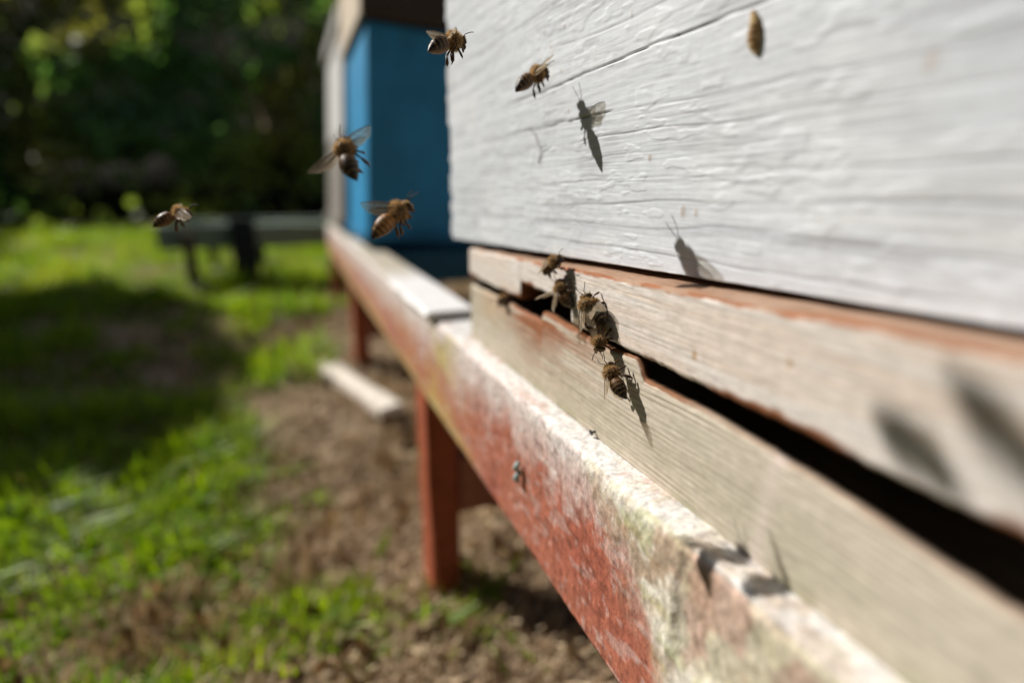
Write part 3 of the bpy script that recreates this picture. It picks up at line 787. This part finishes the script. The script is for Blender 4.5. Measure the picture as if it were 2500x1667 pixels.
def add_wing(parent, org, R, root, tip_l, chord_hint, hind):
    root = np.array(root); d = tip_l - root; L = np.linalg.norm(d); d /= L
    L = np.clip(L, 5.5, 9.8) if not hind else np.clip(L * .72, 4.2, 6.8)
    cvec = chord_hint - d * (chord_hint @ d); cvec /= np.linalg.norm(cvec); nv = np.cross(d, cvec)
    G, lead, wide = wing_shape(L, 3.1 if not hind else 2.0, hind)
    B = np.stack([d, cvec, nv], 1)
    W = lambda p: (org + (root + p @ B.T) @ R.T) * .001
    n, m = G.shape[:2]
    thick = np.array([0, 0, .012])
    V = np.concatenate([W(G.reshape(-1, 3) + thick), W(G.reshape(-1, 3) - thick)])
    ii, jj = np.arange(n - 1)[:, None], np.arange(m - 1)[None, :]
    Q = np.stack([ii * m + jj, (ii + 1) * m + jj, (ii + 1) * m + jj + 1, ii * m + jj + 1], -1).reshape(-1, 4)
    loop = list(range(m)) + [i * m + m - 1 for i in range(1, n)] + [(n - 1) * m + j for j in range(m - 2, -1, -1)] + [i * m for i in range(n - 2, 0, -1)]
    lo = np.array(loop); l2 = np.roll(lo, -1); k = n * m
    mb = MB().add(V, [Q[:, ::-1].copy()], None, 0)
    mb.n = 0; mb = MB(); mb.add(V, [Q, (Q + k)[:, ::-1].copy(), np.stack([lo, lo + k, l2 + k, l2], -1)], (.5, .4, .3), 0)
    u = np.linspace(0, 1, 22)
    vc = (.10, .055, .025)
    veins = [(0, 1, .02, .02, .13), (0, .78, .16, .12, .07), (0, .95, .42, .5, .055), (0, .8, .7, .85, .05), (.42, .62, .16, .62, .045), (.6, .85, .14, .55, .045), (.25, .4, .40, .75, .04)]
    for a, b, f0, f1, r in veins if not hind else veins[:4]:
        q = np.linspace(a, b, 12)
        le, wi = np.interp(q, u, lead), np.interp(q, u, wide)
        f = f0 + (f1 - f0) * (q - a) / (b - a)
        zz = .10 * L / 9 * np.sin(3 * f) * np.sin(3 * q) - .35 * L / 9 * q ** 2
        Vt, Ft = tube(W(np.stack([q * L, le - wi * f, zz], -1)), r * .001 * (1 - .4 * q), 5)
        mb.add(Vt, Ft, vc, 1)
    return mb.build('wing', [M_WING, M_BEE], parent, True)

def bee(label, head, tail, dors, wings, mode, curl=0.25, tone=0.0, legs=None, rots=0.0, group='bees around the hive entrance', seed=1):
    rg = np.random.default_rng(seed)
    org, R = place(head, tail, dors)
    xs = np.concatenate([np.linspace(6.35, 4.5, 34), np.linspace(4.45, 1.1, 34), np.linspace(1.05, -6.6, 96)])
    pr = PROF[::-1]
    ry, rz, zc = (np.interp(xs, pr[:, 0], pr[:, k]) for k in (1, 2, 3))
    for arr in (ry, rz):                                                   # soften the straight interpolation
        k = np.ones(5) / 5; arr[2:-2] = np.convolve(arr, k, 'same')[2:-2]
    seg = (.7 - xs) / 1.22; fr = seg - np.floor(seg); ab = xs < .75
    ry = ry * np.where(ab, 1 + .035 * fr, 1); rz = rz * np.where(ab, 1 + .035 * fr, 1)   # overlapping abdomen rings
    k = 26
    a = np.linspace(0, 2 * np.pi, k, endpoint=False)
    def bend(p):                                                           # the abdomen hangs or curls under
        t = np.clip(1.0 - p[..., 0], 0, None); an = curl * t / 7.5
        q = p.copy()
        x0, z0 = 1.0, -.3
        dz = p[..., 2] - z0
        q[..., 0] = np.where(t > 0, x0 - np.where(curl * t > 1e-4, np.sin(an) / (curl / 7.5 + 1e-9), t) - dz * np.sin(an), p[..., 0])
        q[..., 2] = np.where(t > 0, z0 - (1 - np.cos(an)) / (curl / 7.5 + 1e-9) + dz * np.cos(an), p[..., 2])
        return q
    L3 = np.zeros((len(xs), k, 3))
    L3[..., 0] = xs[:, None]; L3[..., 1] = ry[:, None] * np.sin(a); L3[..., 2] = zc[:, None] + rz[:, None] * np.cos(a)
    X, D = L3[..., 0], np.broadcast_to(np.cos(a), L3.shape[:2])
    dark = np.array((.012, .007, .005)); amber = np.array((.36, .145, .03)) ; pale = np.array((.42, .29, .13))
    c = np.broadcast_to(dark, L3.shape).copy()
    s2 = np.broadcast_to(seg[:, None], X.shape); f2 = s2 - np.floor(s2)
    band = sst(.0, .08, f2) * (1 - sst(.16, .34, f2))
    abm = (X < .75)
    front_amber = np.clip(1.2 - s2 / (2.2 + 2.2 * tone), 0, 1)
    c = np.where(abm[..., None], mix(c, amber, np.clip(front_amber * (1 - sst(.6, .95, f2) * .8), 0, 1) * sst(-.9, .1, D) * (.35 + .65 * tone)), c)
    c = np.where(abm[..., None], mix(c, pale, (.28 + .3 * tone) * band * sst(5.6, 4.2, s2) * sst(-.75, -.1, D)), c)
    c = np.where(abm[..., None], mix(c, (.16, .085, .03), .7 * sst(-.35, -.8, D)), c)
    th = (X > 1.2) & (X < 4.6)
    c = np.where(th[..., None], mix(c, (.06, .036, .018), .9), c)
    V, F = sweep(bend(L3))
    Wm = lambda p: (org + np.asarray(p) @ R.T) * .001
    mb = MB(); mb.add(Wm(V), F, c.reshape(-1, 3))
    # eyes, face and jaws
    for s in (1, -1):
        ph, thh = np.meshgrid(np.linspace(0, 2 * np.pi, 14), np.linspace(.05, np.pi - .05, 10), indexing='ij')
        E_ = np.stack([5.5 + .55 * np.sin(thh) * np.cos(ph), s * (1.42 + .5 * np.sin(thh) * np.sin(ph) * 1), -.30 + 1.12 * np.cos(thh)], -1)
        n, m = E_.shape[:2]
        ii, jj = np.arange(n - 1)[:, None], np.arange(m - 1)[None, :]
        Q = np.stack([ii * m + jj, (ii + 1) * m + jj, (ii + 1) * m + jj + 1, ii * m + jj + 1], -1).reshape(-1, 4)
        mb.add(Wm(E_.reshape(-1, 3)), [Q], (.006, .005, .005))
        V, F = tube(Wm([(6.1, s * .35, .25), (6.5, s * .55, .75), (6.85, s * .85, 1.2)]), np.array([.13, .12, .12]) * .001, 6); mb.add(V, F, (.02, .014, .01))
        t = np.linspace(0, 1, 9)
        V, F = tube(Wm(np.stack([6.85 + 2.3 * t, s * (.85 + .9 * t + .25 * np.sin(3 * t)), 1.2 + .25 * np.sin(2.2 * t) - .2 * t], -1)), np.full(9, .125) * .001, 6); mb.add(V, F, (.02, .013, .009))
        V, F = tube(Wm([(5.9, s * .55, -1.5), (6.0, s * .45, -2.0), (6.05, s * .1, -2.35)]), np.array([.42, .3, .1]) * .001, 7); mb.add(V, F, (.06, .03, .015))
    V, F = tube(Wm([(5.7, 0, -1.2), (5.8, 0, -1.9), (5.7, 0, -2.6)]), np.array([.6, .42, .12]) * .001, 8); mb.add(V, F, (.07, .04, .02))
    # legs
    if legs is None:
        if mode == 'fly':
            legs = [((4.3, .9, -3.2), .5), ((2.4, 1.3, -4.6), .6), ((-.6, 1.0, -5.6), .9)]
        else:
            legs = [((6.2, 2.9, -3.0), 1.2), ((2.6, 4.2, -3.0), 1.4), ((-1.8, 3.8, -3.0), 1.5)]
    for (cx, cy, cz), (foot, kn), hb in zip([(3.9, .8, -1.3), (3.0, .95, -1.55), (2.0, .95, -1.45)], legs, (1, 1, 1.45)):
        for s in (1, -1):
            j = rg.normal(0, .28, 3)
            A = np.array([cx, s * cy, cz]); Fp = np.array([foot[0], s * foot[1], foot[2]]) + j
            K = A * .62 + Fp * .38 + np.array([.3 if cx > 3 else -.5, s * (.75 * kn), .75 * kn * (1 if mode != 'fly' else .25)])
            T = K * .30 + Fp * .70 + np.array([0, s * .25, -.25])
            pts = [A, A * .75 + K * .25 + (0, s * .05, -.1), A * .3 + K * .7, K, K * .65 + T * .35, K * .15 + T * .85, T, T * .4 + Fp * .6, Fp]
            rad = np.array([.3, .36, .34, .26, .30 * hb, .36 * hb, .26, .17, .09])
            V, F = tube(Wm(pts), rad * .001, 7)
            mb.add(V, F, np.repeat(mix((.030, .017, .009), (.09, .042, .016), np.linspace(0, 1, 9)), 7, axis=0))
    b = mb.build('bee', M_BEE, None, True)
    tag(b, label, 'bee', group)
    # wings
    if not wings:
        tips = [Wm((-4.9, 2.6, 1.7)) * 1000, Wm((-4.9, -2.6, 1.7)) * 1000]
    else:
        tips = [np.array(w_) for w_ in wings]
    Ri = np.linalg.inv(R)
    loc = [Ri @ (t_ - org) for t_ in tips]
    sides = [1, -1] if loc[0][1] >= loc[1][1] else [-1, 1]
    for t_, s in zip(loc, sides):
        root = np.array([3.1, s * 1.15, 1.35])
        hint = np.array([.9, s * .35, .5]) if mode == 'fly' else np.array([.25, s * 1.0, .15])
        if mode == 'stand': hint = np.array([0.1, s * 1.0, -.25])
        add_wing(b, org, R, root, t_, hint, False)
        d = t_ - root
        th_ = t_ + np.array([-1.6, -s * .35, -.9]) * (1 if mode == 'fly' else .45)
        add_wing(b, org, R, root + np.array([-.9, 0, -.15]), th_ , hint, True)
    # fur: many single tapered hairs
    N1, N2, N3 = 1900, 520, 620
    def shell(N, x0, x1, dmin):
        x = rg.uniform(x0, x1, N); an = rg.uniform(0, 2 * np.pi, N)
        ok = np.cos(an) > dmin
        x, an = x[ok], an[ok]
        yy, zz, cc0 = (np.interp(x, pr[:, 0], pr[:, q]) for q in (1, 2, 3))
        p = np.stack([x, yy * np.sin(an), cc0 + zz * np.cos(an)], -1)
        sl = np.gradient(np.interp(np.linspace(-6.6, 6.35, 300), pr[:, 0], pr[:, 1]), np.linspace(-6.6, 6.35, 300))
        nx = -np.interp(x, np.linspace(-6.6, 6.35, 300), sl)
        nn = np.stack([np.clip(nx, -1, 1), np.sin(an), np.cos(an)], -1)
        return p, nn / np.linalg.norm(nn, axis=1)[:, None]
    pts, nrms, lens, cols_ = [], [], [], []
    for N, x0, x1, dm, l0, l1, back, ca, cb in ((N1, 1.3, 4.6, -1, .6, 1.35, .35, (.13, .072, .03), (.74, .56, .32)), (N2, 4.8, 6.2, -.6, .3, .6, -.1, (.30, .19, .08), (.5, .36, .17)),
                                               (N3, -5.0, .9, -1, .2, .42, 1.0, (.24, .14, .05), (.5, .34, .15))):
        p, nn = shell(N, x0, x1, dm)
        if back == 1.0:                                                    # hair fringes sit on the bands
            sg = (.7 - p[:, 0]) / 1.22; f = sg - np.floor(sg)
            keep = (f < .45) | (rg.uniform(0, 1, len(p)) < .22)
            p, nn = p[keep], nn[keep]
        dd = nn + np.array([-back, 0, 0]) + rg.normal(0, .28, nn.shape)
        dd /= np.linalg.norm(dd, axis=1)[:, None]
        pts.append(p); nrms.append(dd); lens.append(rg.uniform(l0, l1, len(p))); cols_.append(mix(ca, cb, rg.uniform(0, 1, len(p)) ** 1.1))
    p, dd, ll, hc = np.concatenate(pts), np.concatenate(nrms), np.concatenate(lens), np.concatenate(cols_)
    sd = np.cross(dd, rg.normal(0, 1, dd.shape)); sd /= np.linalg.norm(sd, axis=1)[:, None]
    q0 = bend(p - sd * .055); q1 = bend(p + sd * .055); q2 = bend(p + dd * ll[:, None])
    V = Wm(np.stack([q0, q1, q2], 1).reshape(-1, 3))
    F = [np.arange(len(V)).reshape(-1, 3)]
    build('fur', V, F, M_FUR, b, np.repeat(hc, 3, axis=0), smooth=False)
    return b

BEES = [
    ('dark bee flying at the top between the blue hive and the white wall, legs dangling', [-183.2, 53.8, 43.1], [-177.8, 41.0, 39.6], [-0.15, 0.06, 0.99], [[-173.9, 36.4, 42.1], [-172.0, 47.6, 43.4]], 'fly', .25, .1),
    ('striped bee flying just off the white wall above its long shadow, head up', [-197.7, 87.8, 39.5], [-196.3, 74.6, 33.3], [-0.13, -0.16, 0.98], [[-185.7, 84.4, 41.6], [-190.5, 85.1, 39.8]], 'fly', .3, .25),
    ('bee flying with both wings spread wide in front of the blue hive edge', [-159.9, 14.6, 11.9], [-150.7, 14.7, 2.2], [0.36, -0.89, 0.27], [[-154.1, 5.0, 3.0], [-157.8, 21.5, 15.3]], 'fly', .35, .1),
    ('amber banded bee flying in front of the blue hive side, one clear wing held back', [-155.7, 30.1, -3.7], [-154.4, 18.8, -11.8], [0.18, -0.68, 0.71], [[-160.6, 17.1, -4.0], [-163.5, 24.7, -11.7]], 'fly', .15, 1.0),
    ('lone bee flying in front of the dark hedge with a bright white wing', [-233.8, -32.5, -7.5], [-233.1, -45.2, -11.3], [-0.1, 0.04, 0.99], [[-221.0, -30.0, -10.3], [-242.5, -36.7, -5.7]], 'fly', .3, .1),
    ('topmost bee clinging under the white box edge, its big dark eye showing', [-180.9, 86.5, -23.1], [-190.2, 84.0, -29.2], [-0.15, -0.76, 0.63], [], 'stand', .25, .2),
    ('bee climbing beside the entrance notch with its rounded wing spread over the dark gap', [-182.7, 86.5, -31.3], [-175.8, 87.5, -40.4], [-0.17, -0.95, 0.25], [[-184.9, 79.0, -38.5], [-175.6, 81.0, -43.8]], 'stand', .8, .2),
    ('fuzzy bee walking upright on the white bar in the middle of the cluster', [-160.0, 85.5, -32.3], [-153.0, 85.0, -44.5], [0.32, -0.93, 0.17], [], 'stand', .2, .2),
    ('dark bee half hidden behind the fuzzy upright bee, only its rear showing', [-160.5, 87.6, -34.7], [-149.8, 86.3, -38.6], [-0.06, -0.62, 0.79], [], 'stand', .3, 0),
    ('bee with yellow dusted back hanging head down at the slot edge', [-149.6, 85.6, -48.6], [-154.5, 87.6, -38.0], [0.42, -0.77, 0.48], [], 'stand', .3, .3),
    ('lowest bee of the cluster, clinging to the bare pine board with folded wings', [-144.5, 85.5, -51.1], [-134.6, 85.5, -59.1], [0.15, -0.98, 0.13], [[-136.5, 81.0, -59.0], [-136.2, 86.0, -60.0]], 'stand', .2, .1),
    ('small blurred bee peeping out at the far end of the entrance slot', [-246.0, 86.5, -50.2], [-250.0, 98.5, -48.8], [-0.3, -0.3, 0.9], [], 'stand', .1, 0),
    ('bee flying above the upper edge of the picture, soft shadow on the near white bar', [-282, -110, 212], [-269, -112, 209], [-0.1, 0, 1], [], 'fly', .2, .2),
    ('higher of the two bees out above the picture, shading the bar end', [-312, -146, 268], [-302, -155, 264], [0.1, 0, 1], [], 'fly', .2, .2),
]
for k, (lab, hd, tl, dr, wg, md, cu, tn) in enumerate(BEES):
    bee(lab, hd, tl, dr, wg, md, cu, tn, seed=k + 3)

# ------------------------------------------------------------------ set everything on the ground plane
for o in list(scene.objects):
    if '_o' in o: del o['_o']
    if o.parent is None and o.type in {'MESH', 'EMPTY'}:
        o.location.z += UP
